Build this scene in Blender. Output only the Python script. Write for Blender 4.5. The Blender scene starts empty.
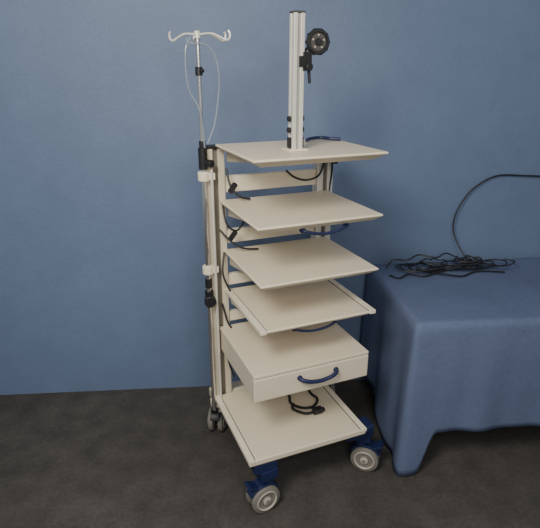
import bpy, bmesh, math, random
from mathutils import Vector, Matrix
random.seed(4)
K=0.83
# ---------------------------------------------------------------- materials
def mat(name,col,rough=.5,metal=0,noise=None,bump=None,spec=.5,trans=0,stretch=None):
    m=bpy.data.materials.new(name); m.use_nodes=True
    nt=m.node_tree; b=nt.nodes['Principled BSDF']
    b.inputs['Base Color'].default_value=(*col,1); b.inputs['Roughness'].default_value=rough
    b.inputs['Metallic'].default_value=metal; b.inputs['Specular IOR Level'].default_value=spec
    if trans: b.inputs['Transmission Weight'].default_value=trans
    tc=nt.nodes.new('ShaderNodeTexCoord'); mp=nt.nodes.new('ShaderNodeMapping')
    nt.links.new(tc.outputs['Object'],mp.inputs[0])
    if stretch: mp.inputs['Scale'].default_value=stretch
    if noise is None: noise=[(12,.06)]
    cur=None
    for sc,amt in noise:
        n=nt.nodes.new('ShaderNodeTexNoise'); n.inputs['Scale'].default_value=sc; n.inputs['Detail'].default_value=5
        nt.links.new(mp.outputs[0],n.inputs['Vector'])
        mr=nt.nodes.new('ShaderNodeMapRange'); mr.inputs['From Min'].default_value=.3; mr.inputs['From Max'].default_value=.7
        mr.inputs['To Min'].default_value=1-amt; mr.inputs['To Max'].default_value=1+amt
        nt.links.new(n.outputs['Fac'],mr.inputs['Value'])
        mx=nt.nodes.new('ShaderNodeVectorMath'); mx.operation='SCALE'
        if cur is None: mx.inputs[0].default_value=col
        else: nt.links.new(cur,mx.inputs[0])
        nt.links.new(mr.outputs[0],mx.inputs['Scale']); cur=mx.outputs[0]
    nt.links.new(cur,b.inputs['Base Color'])
    if bump:
        n=nt.nodes.new('ShaderNodeTexNoise'); n.inputs['Scale'].default_value=bump[0]; n.inputs['Detail'].default_value=4
        nt.links.new(mp.outputs[0],n.inputs['Vector'])
        bp=nt.nodes.new('ShaderNodeBump'); bp.inputs['Strength'].default_value=bump[1]; bp.inputs['Distance'].default_value=.01
        nt.links.new(n.outputs['Fac'],bp.inputs['Height']); nt.links.new(bp.outputs[0],b.inputs['Normal'])
    return m
M_wall=mat('painted_wall',(.138,.190,.305),.55,noise=[(1.1,.09),(7,.04),(60,.03)],bump=(70,.12),spec=.4)
M_floor=mat('worn_concrete',(.070,.064,.059),.8,noise=[(1.6,.18),(9,.18),(60,.14)],bump=(40,.15),spec=.25)
M_cream=mat('cream_laminate',(.74,.65,.50),.42,noise=[(3,.03),(40,.012)])
M_cream2=mat('cream_edge',(.80,.72,.57),.4)
M_frame=mat('cream_frame',(.62,.55,.43),.45)
M_alu=mat('aluminium',(.74,.71,.65),.4,.3)
M_chrome=mat('chrome_tube',(.75,.74,.72),.2,.95)
M_dark=mat('black_plastic',(.012,.012,.014),.45)
M_slot=mat('slot_shadow_rubber',(.06,.055,.05),.7)
M_colslot=mat('column_slot',(.16,.145,.12),.6)
M_blue=mat('blue_plastic',(.012,.020,.075),.45)
M_tyre=mat('grey_rubber',(.20,.185,.165),.6)
M_hub=mat('caster_hub',(.46,.42,.36),.5)
M_grey=mat('grey_slot',(.34,.335,.32),.4)
M_cloth=mat('blue_tablecloth',(.118,.150,.250),.9,noise=[(4,.06),(45,.05)],bump=(140,.2),spec=.1)
M_tube=mat('clear_tubing',(.42,.48,.54),.25,trans=.5)
M_cable=mat('black_cable',(.014,.015,.020),.5)
M_gcable=mat('grey_cable',(.30,.30,.30),.5)
M_wood=mat('table_board',(.20,.16,.12),.6)
# ---------------------------------------------------------------- helpers
def empty(name,loc=(0,0,0),rot=0):
    e=bpy.data.objects.new(name,None); e.location=loc; e.rotation_euler=(0,0,rot); e.empty_display_size=.1
    bpy.context.collection.objects.link(e); return e
def obj(name,bm,m,parent=None,bevel=0,smooth=False,seg=2):
    if not isinstance(m,(list,tuple)): m=[m]
    me=bpy.data.meshes.new(name); bmesh.ops.recalc_face_normals(bm,faces=bm.faces); bm.to_mesh(me); bm.free()
    for x in m: me.materials.append(x)
    o=bpy.data.objects.new(name,me); bpy.context.collection.objects.link(o)
    if parent: o.parent=parent
    if smooth:
        for p in me.polygons: p.use_smooth=True
        try: me.set_sharp_from_angle(angle=math.radians(40))
        except Exception: pass
    if bevel:
        b=o.modifiers.new('bevel','BEVEL'); b.width=bevel*K; b.segments=seg; b.limit_method='ANGLE'
    return o
def box(bm,x0,x1,y0,y1,z0,z1,mi=0,M=None):
    P=[(x,y,z) for z in(z0,z1) for y in(y0,y1) for x in(x0,x1)]
    v=[bm.verts.new((M@Vector(p)) if M else p) for p in P]
    for f in[(0,2,3,1),(4,5,7,6),(0,1,5,4),(2,6,7,3),(0,4,6,2),(1,3,7,5)]:
        bm.faces.new([v[i] for i in f]).material_index=mi
def lathe(bm,prof,M,seg=28,mi=0):
    rings=[]
    for r,z in prof:
        if r<1e-6: rings.append([bm.verts.new(M@Vector((0,0,z)))])
        else: rings.append([bm.verts.new(M@Vector((r*math.cos(2*math.pi*i/seg),r*math.sin(2*math.pi*i/seg),z))) for i in range(seg)])
    for a,b in zip(rings,rings[1:]):
        for i in range(seg):
            j=(i+1)%seg
            q=[a[0]] if len(a)==1 else [a[i],a[j]]
            q+= [b[0]] if len(b)==1 else [b[j],b[i]]
            if len(q)>=3: bm.faces.new(q).material_index=mi
def cyl(bm,p,d,r,L,mi=0,seg=20,c=.0):
    d=Vector(d).normalized(); M=Matrix.Translation(Vector(p))@d.to_track_quat('Z','Y').to_matrix().to_4x4()
    c=c or r*.12
    lathe(bm,[(0,0),(r-c,0),(r,c),(r,L-c),(r-c,L),(0,L)],M,seg,mi)
def spline(pts,n=8,closed=False):
    P=[Vector(p) for p in pts]; out=[]
    N=len(P)
    for i in range(N-1):
        a=P[max(i-1,0)];b=P[i];c=P[i+1];d=P[min(i+2,N-1)]
        for k in range(n):
            t=k/n
            out.append(.5*((2*b)+(c-a)*t+(2*a-5*b+4*c-d)*t*t+(3*b-a-3*c+d)*t**3))
    out.append(P[-1]); return out
def tube(bm,pts,r,seg=8,n=8,mi=0,smooth=True):
    Q=spline(pts,n) if smooth else [Vector(p) for p in pts]
    up=None; rings=[]
    for i,p in enumerate(Q):
        t=(Q[min(i+1,len(Q)-1)]-Q[max(i-1,0)]).normalized()
        if up is None: up=t.orthogonal().normalized()
        up=(up-t*up.dot(t)); up=up.normalized() if up.length>1e-6 else t.orthogonal().normalized()
        s=t.cross(up)
        rings.append([bm.verts.new(p+r*(math.cos(2*math.pi*k/seg)*up+math.sin(2*math.pi*k/seg)*s)) for k in range(seg)])
    for a,b in zip(rings,rings[1:]):
        for k in range(seg): bm.faces.new([a[k],a[(k+1)%seg],b[(k+1)%seg],b[k]]).material_index=mi
    bm.faces.new(rings[0][::-1]).material_index=mi; bm.faces.new(rings[-1]).material_index=mi
# ---------------------------------------------------------------- room
wa=math.atan(.075)
bm=bmesh.new(); Mw=Matrix.Translation((0,3.008,0))@Matrix.Rotation(wa,4,'Z')
box(bm,-4.2,4.6,0,.15,0,3.7,M=Mw); obj('wall_back',bm,M_wall)
bm=bmesh.new(); box(bm,-4.5,4.8,-3,4.0,-.1,0); obj('floor',bm,M_floor)
# ---------------------------------------------------------------- cart
cart=empty('medical_equipment_trolley',(-.046,1.907,0),math.radians(22.36))
def shelf(name,x0,y0,z,w,d,h=.032,ins=.03,lip=.009,rails=False):
    bm=bmesh.new()
    lv=[(z,0.004),(z-.004,0),(z-lip,0),(z-h,ins)]
    rings=[]
    for zz,i in lv:
        rings.append([bm.verts.new(p) for p in[(x0+i,y0+i,zz),(x0+w-i,y0+i,zz),(x0+w-i,y0+d-i,zz),(x0+i,y0+d-i,zz)]])
    bm.faces.new(rings[0]); bm.faces.new(rings[-1][::-1])
    for a,b in zip(rings,rings[1:]):
        for k in range(4): bm.faces.new([a[k],a[(k+1)%4],b[(k+1)%4],b[k]])
    o=obj(name,bm,M_cream,cart,.003)
    if rails:
        bm=bmesh.new()
        for s in(0,1):
            xa=x0-.004 if s==0 else x0+w-.026
            box(bm,xa,xa+.030,y0-.003,y0+d,z-.014,z+.004,0)
            xg=xa+.030 if s==0 else xa-.005
            box(bm,xg,xg+.005,y0+.004,y0+d-.01,z-.002,z+.0012,1)
        obj(name+'_side_rails',bm,[M_cream2,M_slot],cart,.003)
    return o
shelf('top_shelf',-.012,.013,1.716,.602,.50,h=.036,ins=.045)
shelf('shelf_2',.007,.025,1.445,.590,.52)
shelf('shelf_3',.022,.033,1.188,.580,.52)
shelf('shelf_4',.024,.039,.970,.578,.51,rails=True)
shelf('base_shelf',-.058,-.015,.337,.626,.56,h=.042,ins=.012,lip=.028,rails=True)
# drawer
bm=bmesh.new()
x0,y0,w,d,z=-.015,.032,.597,.52,.758
box(bm,x0,x0+w,y0,y0+d,z-.016,z)
box(bm,x0+.004,x0+w-.004,y0+.022,y0+d,z-.135,z-.0165)
obj('drawer_body',bm,M_cream,cart,.003)
bm=bmesh.new(); box(bm,x0,x0+w,y0-.002,y0+.020,z-.138,z-.019); obj('drawer_front',bm,M_cream,cart,.005)
bm=bmesh.new(); box(bm,x0+.006,x0+w-.006,y0+.004,y0+.03,z-.02,z-.0155); obj('drawer_gap',bm,M_slot,cart)
def handle(name,xc,y,z,w,dip,out=.03,r=.0085):
    bm=bmesh.new()
    pts=[(xc-w/2,y+.012,z),(xc-w/2+.004,y-out*.6,z-.002)]
    for k in range(1,6):
        t=k/6; pts.append((xc-w/2+w*t,y-out,z-dip*math.sin(math.pi*t)))
    pts+=[(xc+w/2-.004,y-out*.6,z-.002),(xc+w/2,y+.012,z)]
    tube(bm,pts,r,10,6)
    for s in(-1,1): cyl(bm,(xc+s*w/2,y+.004,z),(0,-1,0),.013,.012)
    obj(name,bm,M_blue,cart,smooth=True)
handle('drawer_handle',.305,.03,.702,.19,.022,r=.010)
handle('shelf_2_handle',.33,.07,1.402,.21,.022,out=.02,r=.007)
handle('shelf_4_handle',.31,.09,.930,.21,.020,out=.02,r=.006)
# columns
cy=.575
for nm,cx in(('left_column',-.004),('right_column',.585)):
    bm=bmesh.new()
    z0,z1=.26,1.69
    box(bm,cx-.045,cx-.012,cy-.03,cy+.03,z0,z1,0)
    box(bm,cx+.012,cx+.045,cy-.03,cy+.03,z0,z1,0)
    box(bm,cx-.012,cx+.012,cy-.014,cy+.02,z0,z1,1)
    box(bm,cx-.048,cx+.048,cy-.033,cy+.033,z1,z1+.012,2)
    obj(nm,bm,[M_alu if 'right' in nm else M_frame,M_colslot,M_dark],cart,.003)
bm=bmesh.new()
for zb,h in((1.475,.08),(1.215,.07),(.985,.06),(.775,.055),(.50,.08),(.27,.06)):
    box(bm,.046,.539,cy-.016,cy+.014,zb,zb+h)
obj('back_crossbars',bm,M_cream2,cart,.004)
# brackets below the shelves
bm=bmesh.new()
for z,yf in((1.680,.16),(1.413,.18),(1.156,.2),(.938,.2),(.62,.2)):
    for xx in(.06,.525):
        v=[bm.verts.new((xx+s,y,zz)) for s in(-.006,.006) for y,zz in((yf,z+.001),(cy-.02,z+.001),(cy-.02,z-.055),(yf+.08,z-.012))]
        bm.faces.new(v[:4]);bm.faces.new(v[4:][::-1])
        for k in range(4): bm.faces.new([v[k],v[(k+1)%4],v[4+(k+1)%4],v[4+k]])
obj('shelf_brackets',bm,M_frame,cart,.001)
# rear feet frame
bm=bmesh.new()
box(bm,-.04,.63,.555,.75,.205,.262)
obj('rear_chassis',bm,M_frame,cart,.01)
# mast
mx,my=.247,.2
bm=bmesh.new(); hw=.023; cw=.016
z0,z1=1.716,2.239
for sx in(-1,1):
    for sy in(-1,1):
        box(bm,mx+sx*hw-(cw if sx>0 else 0),mx+sx*hw+(cw if sx<0 else 0),my+sy*hw-(cw if sy>0 else 0),my+sy*hw+(cw if sy<0 else 0),z0,z1,0)
box(bm,mx-.018,mx+.018,my-.018,my+.018,z0,z1-.001,1)
box(bm,mx-.024,mx+.024,my-.024,my+.024,z1,z1+.007,2)
obj('mast_profile',bm,[M_alu,M_grey,M_slot],cart,.0015)
bm=bmesh.new(); box(bm,mx-.045,mx+.045,my-.04,my+.04,z0,z0+.008); obj('mast_foot',bm,M_cream2,cart,.004)
bm=bmesh.new()
for sx in(-1,1):
    for zz in(1.80,1.845):
        cyl(bm,(mx+sx*.022,my,zz),(sx,0,0),.011,.014)
    box(bm,mx+sx*.028-.005,mx+sx*.028+.005,my-.012,my+.012,1.728,1.77)
obj('mast_clamp_knobs',bm,M_dark,cart,smooth=True)
bm=bmesh.new()
box(bm,mx+.016,mx+.052,my-.032,my+.026,2.03,2.10)
box(bm,mx+.0,mx+.03,my-.030,my-.022,2.045,2.085)
cyl(bm,(mx+.035,my-.030,2.045),(0,-1,0),.014,.022)
cyl(bm,(mx+.04,my,2.09),(.5,-.1,.6),.017,.06)
cyl(bm,(mx+.05,my-.01,2.032),(.1,0,-1),.006,.05)
obj('monitor_mount_bracket',bm,M_dark,cart,.002,smooth=True)
bm=bmesh.new()
D=Vector((-.10,-1,.05)).normalized()
R=D.to_track_quat('Z','Y').to_matrix().to_4x4(); c=Vector((mx+.080,my-.02,2.137))
Mm=Matrix.Translation(c)@R
lathe(bm,[(0,-.012),(.038,-.012),(.047,-.004),(.049,.008),(.044,.016),(.036,.016),(.033,.010)],Mm,36,0)
lathe(bm,[(.033,.010),(.014,.010)],Mm,36,2)
lathe(bm,[(.014,.010),(.012,.020),(0,.020)],Mm,36,0)
for k in range(5):
    a=2*math.pi*k/5+.3
    lathe(bm,[(0,.013),(.0035,.013),(.0035,.009)],Mm@Matrix.Translation((.024*math.cos(a),.024*math.sin(a),0)),10,1)
for k in range(10):
    a=2*math.pi*k/10
    lathe(bm,[(0,.009),(.006,.009),(.006,-.006),(0,-.006)],Mm@Matrix.Translation((.045*math.cos(a),.045*math.sin(a),0)),10,0)
obj('monitor_mount_disc',bm,[M_dark,M_hub,M_slot],cart,smooth=True)
# small handle/cable on the top shelf
bm=bmesh.new(); tube(bm,[(.40,.40,1.726),(.43,.43,1.728),(.49,.44,1.73),(.53,.40,1.728),(.57,.38,1.726)],.008)
obj('top_shelf_cable',bm,M_blue,cart,smooth=True)
# ---- casters
def caster(name,x,y,yaw,front=True):
    e=empty(name,(x,y,0),yaw); e.parent=cart
    bm=bmesh.new(); r=.076
    for s in(-1,1):
        Mx=Matrix.Translation((s*.030,-.02,r))@Matrix.Rotation(s*math.pi/2,4,'Y')
        lathe(bm,[(0,-.017),(r-.014,-.017),(r-.003,-.013),(r,-.004),(r,.004),(r-.003,.012),(r-.018,.017)],Mx,36,0)
        lathe(bm,[(r-.019,.0165),(r-.024,.020),(r-.030,.014)],Mx,36,1)
        lathe(bm,[(r-.030,.014),(.026,.011),(.022,.018)],Mx,36,0)
        lathe(bm,[(.022,.018),(.018,.021),(0,.021)],Mx,36,1)
        lathe(bm,[(.0,.0225),(.008,.0225),(.009,.02)],Mx,16,0)
    obj(name+'_wheels',bm,[M_tyre,M_hub],e,smooth=True)
    bm=bmesh.new()
    n=12; prev=None
    for k in range(n+1):
        a=math.radians(25+130*k/n); ring=[]
        for (dx,rr) in((-.034,.084),(.034,.084),(.034,.070),(-.034,.070)):
            ring.append(bm.verts.new((dx*(1.0-.25*abs(math.cos(a))),-.02+rr*1.04*math.cos(a),r+rr*1.04*math.sin(a))))
        if prev:
            for j in range(4): bm.faces.new([prev[j],prev[(j+1)%4],ring[(j+1)%4],ring[j]])
        else: bm.faces.new(ring)
        prev=ring
    bm.faces.new(prev[::-1])
    box(bm,-.010,.010,-.05,.03,.05,.155)
    cyl(bm,(0,.01,.155),(0,0,1),.034,.055)
    if front:
        box(bm,-.042,.042,-.045,.045,.19,.245)
        v=Matrix.Translation((0,-.078,.158))@Matrix.Rotation(math.radians(-25),4,'X')
        box(bm,-.030,.030,-.030,.045,-.008,.008,0,v)
    obj(name+'_housing',bm,M_blue if front else M_dark,e,.006,smooth=False)
caster('front_left_caster',.042,.030,math.radians(-82))
caster('front_right_caster',.625,.085,math.radians(48))
caster('rear_left_caster',.0,.70,math.radians(-30),False)
caster('rear_right_caster',.585,.66,math.radians(15),False)
bm=bmesh.new()
box(bm,-.030,.09,-.005,.09,.235,.297); box(bm,.49,.655,.03,.12,.238,.300)
obj('caster_mount_blocks',bm,M_blue,cart,.008)
# ---- IV pole
px,py=-.066,.535
def iv():
    bm=bmesh.new()
    cyl(bm,(px,py,.24),(0,0,1),.0135,1.45,0); cyl(bm,(px,py,1.66),(0,0,1),.0095,.515,0)
    obj('iv_pole_tubes',bm,M_chrome,cart,smooth=True)
    bm=bmesh.new(); zt=2.174
    cyl(bm,(px,py,zt-.015),(0,0,1),.014,.03)
    for ang,L in((165,.120),(105,.10),(-12,.135),(25,.12)):
        a=math.radians(ang-22); c,s=math.cos(a),math.sin(a)
        f=lambda r,dz:(px+r*c,py+r*s,zt+dz)
        tube(bm,[f(.005,0),f(L*.45,.004),f(L*.75,-.010),f(L*.93,-.022),f(L*1.05,-.016),f(L*1.07,.004),f(L*1.02,.014)],.0048,8,6)
    obj('iv_pole_hooks',bm,M_alu,cart,smooth=True)
    bm=bmesh.new()
    cyl(bm,(px,py,2.01),(0,0,1),.016,.036); cyl(bm,(px,py,2.03),(.5,-1,0),.008,.028)
    cyl(bm,(px,py,1.60),(0,0,1),.021,.10); cyl(bm,(px+.01,py-.01,1.63),(.6,-1,0),.018,.04)
    cyl(bm,(px,py,1.70),(0,0,1),.015,.03)
    cyl(bm,(px,py-.01,.935),(-.2,-1,0),.030,.035); cyl(bm,(px,py,.905),(0,0,1),.022,.08)
    cyl(bm,(px,py,1.00),(0,0,1),.018,.05)
    cyl(bm,(px,py,.235),(0,0,1),.020,.03)
    obj('iv_pole_clamps',bm,M_dark,cart,smooth=True)
    bm=bmesh.new()
    for zz in(1.545,1.075):
        cyl(bm,(px,py,zz),(0,0,1),.028,.045)
        box(bm,px,px+.05,py-.02,py+.05,zz+.006,zz+.038)
    box(bm,px-.01,px+.04,py,py+.05,.26,.30)
    obj('iv_pole_holders',bm,M_cream2,cart,.004)
    bm=bmesh.new(); cyl(bm,(px+.033,py-.018,.25),(0,0,1),.007,1.35)
    obj('side_rail_rod',bm,M_alu,cart,smooth=True)
    bm=bmesh.new()
    tube(bm,[(px-.03,py,2.165),(px-.055,py-.01,2.12),(px-.06,py-.01,2.03),(px-.05,py-.01,1.95),(px-.015,py-.02,1.88),(px+.0,py-.02,1.80),(px+.005,py-.02,1.70)],.0034,8,8)
    tube(bm,[(px-.05,py,2.16),(px-.035,py-.02,2.14),(px+.03,py-.02,2.135),(px+.07,py-.02,2.09),(px+.085,py-.02,2.0),(px+.075,py-.02,1.90),(px+.055,py-.02,1.80),(px+.02,py-.02,1.72)],.0034,8,8)
    obj('infusion_tubing',bm,M_tube,cart,smooth=True)
iv()
# cart cables
bm=bmesh.new()
tube(bm,[(.04,.52,1.60),(.05,.49,1.52),(.09,.47,1.47),(.14,.47,1.455)],.0055)
tube(bm,[(.02,.53,1.42),(.03,.50,1.33),(.08,.49,1.30),(.13,.50,1.37),(.12,.52,1.42)],.005)
tube(bm,[(.0,.53,1.30),(.04,.49,1.25),(.10,.47,1.21),(.18,.47,1.196)],.005)
tube(bm,[(.02,.53,1.18),(.0,.50,1.08),(.03,.50,.99),(.06,.52,.93)],.005)
tube(bm,[(.0,.53,.9),(.02,.51,.80),(.06,.52,.70),(.02,.52,.58),(.05,.52,.45)],.005)
cyl(bm,(.05,.50,1.49),(.3,-.3,.6),.014,.05); cyl(bm,(.045,.50,1.255),(.3,-.3,.6),.013,.05)
tube(bm,[(.36,.545,1.565),(.40,.53,1.53),(.47,.53,1.51),(.54,.53,1.53),(.57,.535,1.60)],.005)
tube(bm,[(.57,.54,1.68),(.60,.52,1.62),(.62,.54,1.55),(.61,.55,1.40),(.62,.56,1.2)],.005)
cyl(bm,(.61,.53,1.60),(1,-.3,0),.018,.03)
obj('cart_cables',bm,M_cable,cart,smooth=True)
bm=bmesh.new()
zb=.347
tube(bm,[(.30,.50,.45),(.31,.46,.37),(.32,.38,zb),(.30,.31,zb),(.34,.25,zb),(.40,.24,zb),(.45,.29,zb),(.44,.36,zb),(.46,.45,.37),(.47,.52,.45)],.007)
tube(bm,[(.31,.30,zb),(.29,.26,zb),(.33,.20,zb+.002),(.38,.19,zb+.003)],.007)
box(bm,.375,.425,.178,.208,zb-.008,zb+.020); box(bm,.425,.44,.182,.204,zb-.004,zb+.012)
obj('power_cord',bm,M_cable,cart,smooth=True)
bm=bmesh.new()
tube(bm,[(.61,.60,.75),(.65,.58,.50),(.69,.55,.2),(.68,.50,.02),(.72,.42,.008),(.71,.33,.008),(.73,.27,.008)],.005)
tube(bm,[(.61,.62,.7),(.68,.60,.42),(.73,.59,.15),(.72,.52,.01),(.75,.44,.008),(.72,.40,.008),(.69,.44,.01)],.005)
obj('hanging_grey_cables',bm,M_gcable,cart,smooth=True)
# ---------------------------------------------------------------- table with cloth
ta=math.radians(6.0); table=empty('cloth_covered_table',(.705,2.165,0),ta)
W,Dp,H=1.18,.82,.90
bm=bmesh.new()
nx,ny=80,40; g=[]
for j in range(ny+1):
    row=[]
    for i in range(nx+1):
        x=W*i/nx;y=Dp*j/ny
        edge=min(x,y,W-x,Dp-y)
        z=H+.002*math.sin(9*x+4*y)+.002*math.sin(13*y-3*x)-(.006 if edge<1e-6 else 0)
        row.append(bm.verts.new((x,y,z)))
    g.append(row)
for j in range(ny):
    for i in range(nx): bm.faces.new([g[j][i],g[j][i+1],g[j+1][i+1],g[j+1][i]])
per=[g[j][0] for j in range(ny,0,-1)]+[g[0][i] for i in range(nx)]+[g[j][nx] for j in range(ny)]+[g[ny][i] for i in range(nx,0,-1)]
N=len(per); L=20; prev=per
def sstep(a,b,t):
    t=max(0,min(1,(t-a)/(b-a))); return t*t*(3-2*t)
info=[]
for v in per:
    x,y=v.co.x,v.co.y
    if x<1e-6 and y>1e-6: n=Vector((-1,0,0)); dc=y; side='L'
    elif y<1e-6 and x>1e-6: n=Vector((0,-1,0)); dc=x; side='F'
    elif x<1e-6: n=Vector((-.7,-.7,0)); dc=0; side='C'
    elif x>W-1e-6: n=Vector((1,0,0)); dc=1; side='R'
    else: n=Vector((0,1,0)); dc=1; side='B'
    if side=='F': hem=.012+.25*sstep(.07,.16,dc)
    elif side=='L': hem=.012+.17*sstep(.25,.6,dc)
    elif side=='C': hem=.008
    else: hem=.28
    s=x if side in'FCB' else -y
    info.append((n,dc,side,hem,s))
for l in range(1,L+1):
    t=l/L; cur=[]
    for v,(n,dc,side,hem,s) in zip(per,info):
        z=(H-.006)*(1-t)+hem*t
        dr=1-z/H
        amp=0.0 if side=='B' else .013*dr
        out=.006+amp*(math.sin(17*s+1.0)+.5*math.sin(31*s+2))+.013*dr
        if side=='B': out=.004
        k=math.exp(-(dc/.10)**2)
        out=out*(1-k)+k*(.008+.028*dr)
        p=Vector((v.co.x,v.co.y,0))+n*out
        if side=='F': p.x-=k*.012*dr
        if side=='L': p.y-=k*.012*dr
        cur.append(bm.verts.new((p.x,p.y,z)))
    for i in range(N):
        j=(i+1)%N; bm.faces.new([prev[i],prev[j],cur[j],cur[i]])
    prev=cur
o=obj('tablecloth',bm,M_cloth,table,smooth=False)
for p in o.data.polygons: p.use_smooth=True
so=o.modifiers.new('t','SOLIDIFY'); so.thickness=.003; so.offset=-1
bm=bmesh.new(); box(bm,.012,W-.012,.012,Dp-.012,H-.045,H-.014); 
obj('table_board',bm,M_wood,table,.003)
bm=bmesh.new()
for x in(.09,W-.09):
    for y in(.09,Dp-.09): cyl(bm,(x,y,.0),(0,0,1),.02,H-.045)
box(bm,.09,W-.09,.08,.10,H-.11,H-.05); box(bm,.09,W-.09,Dp-.10,Dp-.08,H-.11,H-.05)
obj('table_legs',bm,M_alu,table,smooth=True)
# cables on the table
bm=bmesh.new()
for q in range(13):
    x=random.uniform(.16,.72); y=random.uniform(.62,.74)
    pts=[]; a=random.uniform(0,6.28)
    rx=random.uniform(.05,.13); ry=random.uniform(.03,.07)
    for k in range(12):
        a+=.75+random.uniform(-.2,.2)
        pts.append((x+rx*math.cos(a)+k*.007,max(.5,min(.79,y+ry*math.sin(a))),H+.010+.014*random.random()+q*.003))
    tube(bm,pts,.004,6,5)
tube(bm,[(.06,.60,H+.008),(.10,.55,H+.008),(.18,.60,H+.01),(.26,.56,H+.01),(.38,.62,H+.02)],.005,6)
tube(bm,[(.08,.72,H+.01),(.13,.74,H+.05),(.2,.70,H+.06),(.28,.73,H+.08),(.38,.7,H+.07),(.46,.74,H+.08),(.56,.72,H+.04),(.68,.68,H+.01)],.0045,6)
tube(bm,[(.30,.62,H+.01),(.38,.55,H+.02),(.48,.54,H+.01),(.60,.60,H+.01),(.76,.58,H+.008)],.005,6)
obj('cable_tangle',bm,M_cable,None,smooth=True).matrix_local=Matrix.Translation((.705,2.165,0))@Matrix.Rotation(ta,4,'Z')
bm=bmesh.new()
tube(bm,[(1.74,3.11,1.42),(1.56,3.10,1.43),(1.38,3.09,1.43),(1.25,3.075,1.36),(1.18,3.06,1.27),(1.145,3.05,1.18),(1.145,3.04,1.09),(1.18,3.00,1.00),(1.22,2.93,.925),(1.15,2.86,.914),(1.02,2.84,.912)],.005)
cyl(bm,(1.74,3.13,1.42),(0,-1,.0),.012,.03)
obj('wall_hung_cable',bm,M_cable,smooth=True)
# ---------------------------------------------------------------- lights
def area(name,loc,tgt,size,en,col):
    l=bpy.data.lights.new(name,'AREA'); l.size=size*K; l.energy=en; l.color=col
    o=bpy.data.objects.new(name,l); bpy.context.collection.objects.link(o); o.location=loc
    o.rotation_euler=(Vector(tgt)-Vector(loc)).to_track_quat('-Z','Y').to_euler()
area('ceiling_light',(-.75,.2,3.0),(-.15,2.4,1.1),.8,48,(1,.95,.84))
area('ceiling_light_fill',(.5,-.7,2.6),(.1,2.3,.8),.9,24,(1,.95,.86))
w=bpy.data.worlds.new('world'); bpy.context.scene.world=w; w.use_nodes=True
w.node_tree.nodes['Background'].inputs[0].default_value=(.88,.93,1,1); w.node_tree.nodes['Background'].inputs[1].default_value=.33
# ---------------------------------------------------------------- camera
cd=bpy.data.cameras.new('camera'); cam=bpy.data.objects.new('camera',cd); bpy.context.collection.objects.link(cam)
cam.location=(0,0,2.032); cam.rotation_euler=(math.radians(90-20.84),0,0)
cd.sensor_fit='HORIZONTAL'; cd.sensor_width=36; cd.lens=508.9/540*36
bpy.context.scene.camera=cam
# scale whole scene to real-world size
for me in bpy.data.meshes: me.transform(Matrix.Scale(K,4))
for o in bpy.data.objects: o.location=o.location*K
for o in bpy.data.objects:
    for m in o.modifiers:
        if m.type=='SOLIDIFY': m.thickness*=K
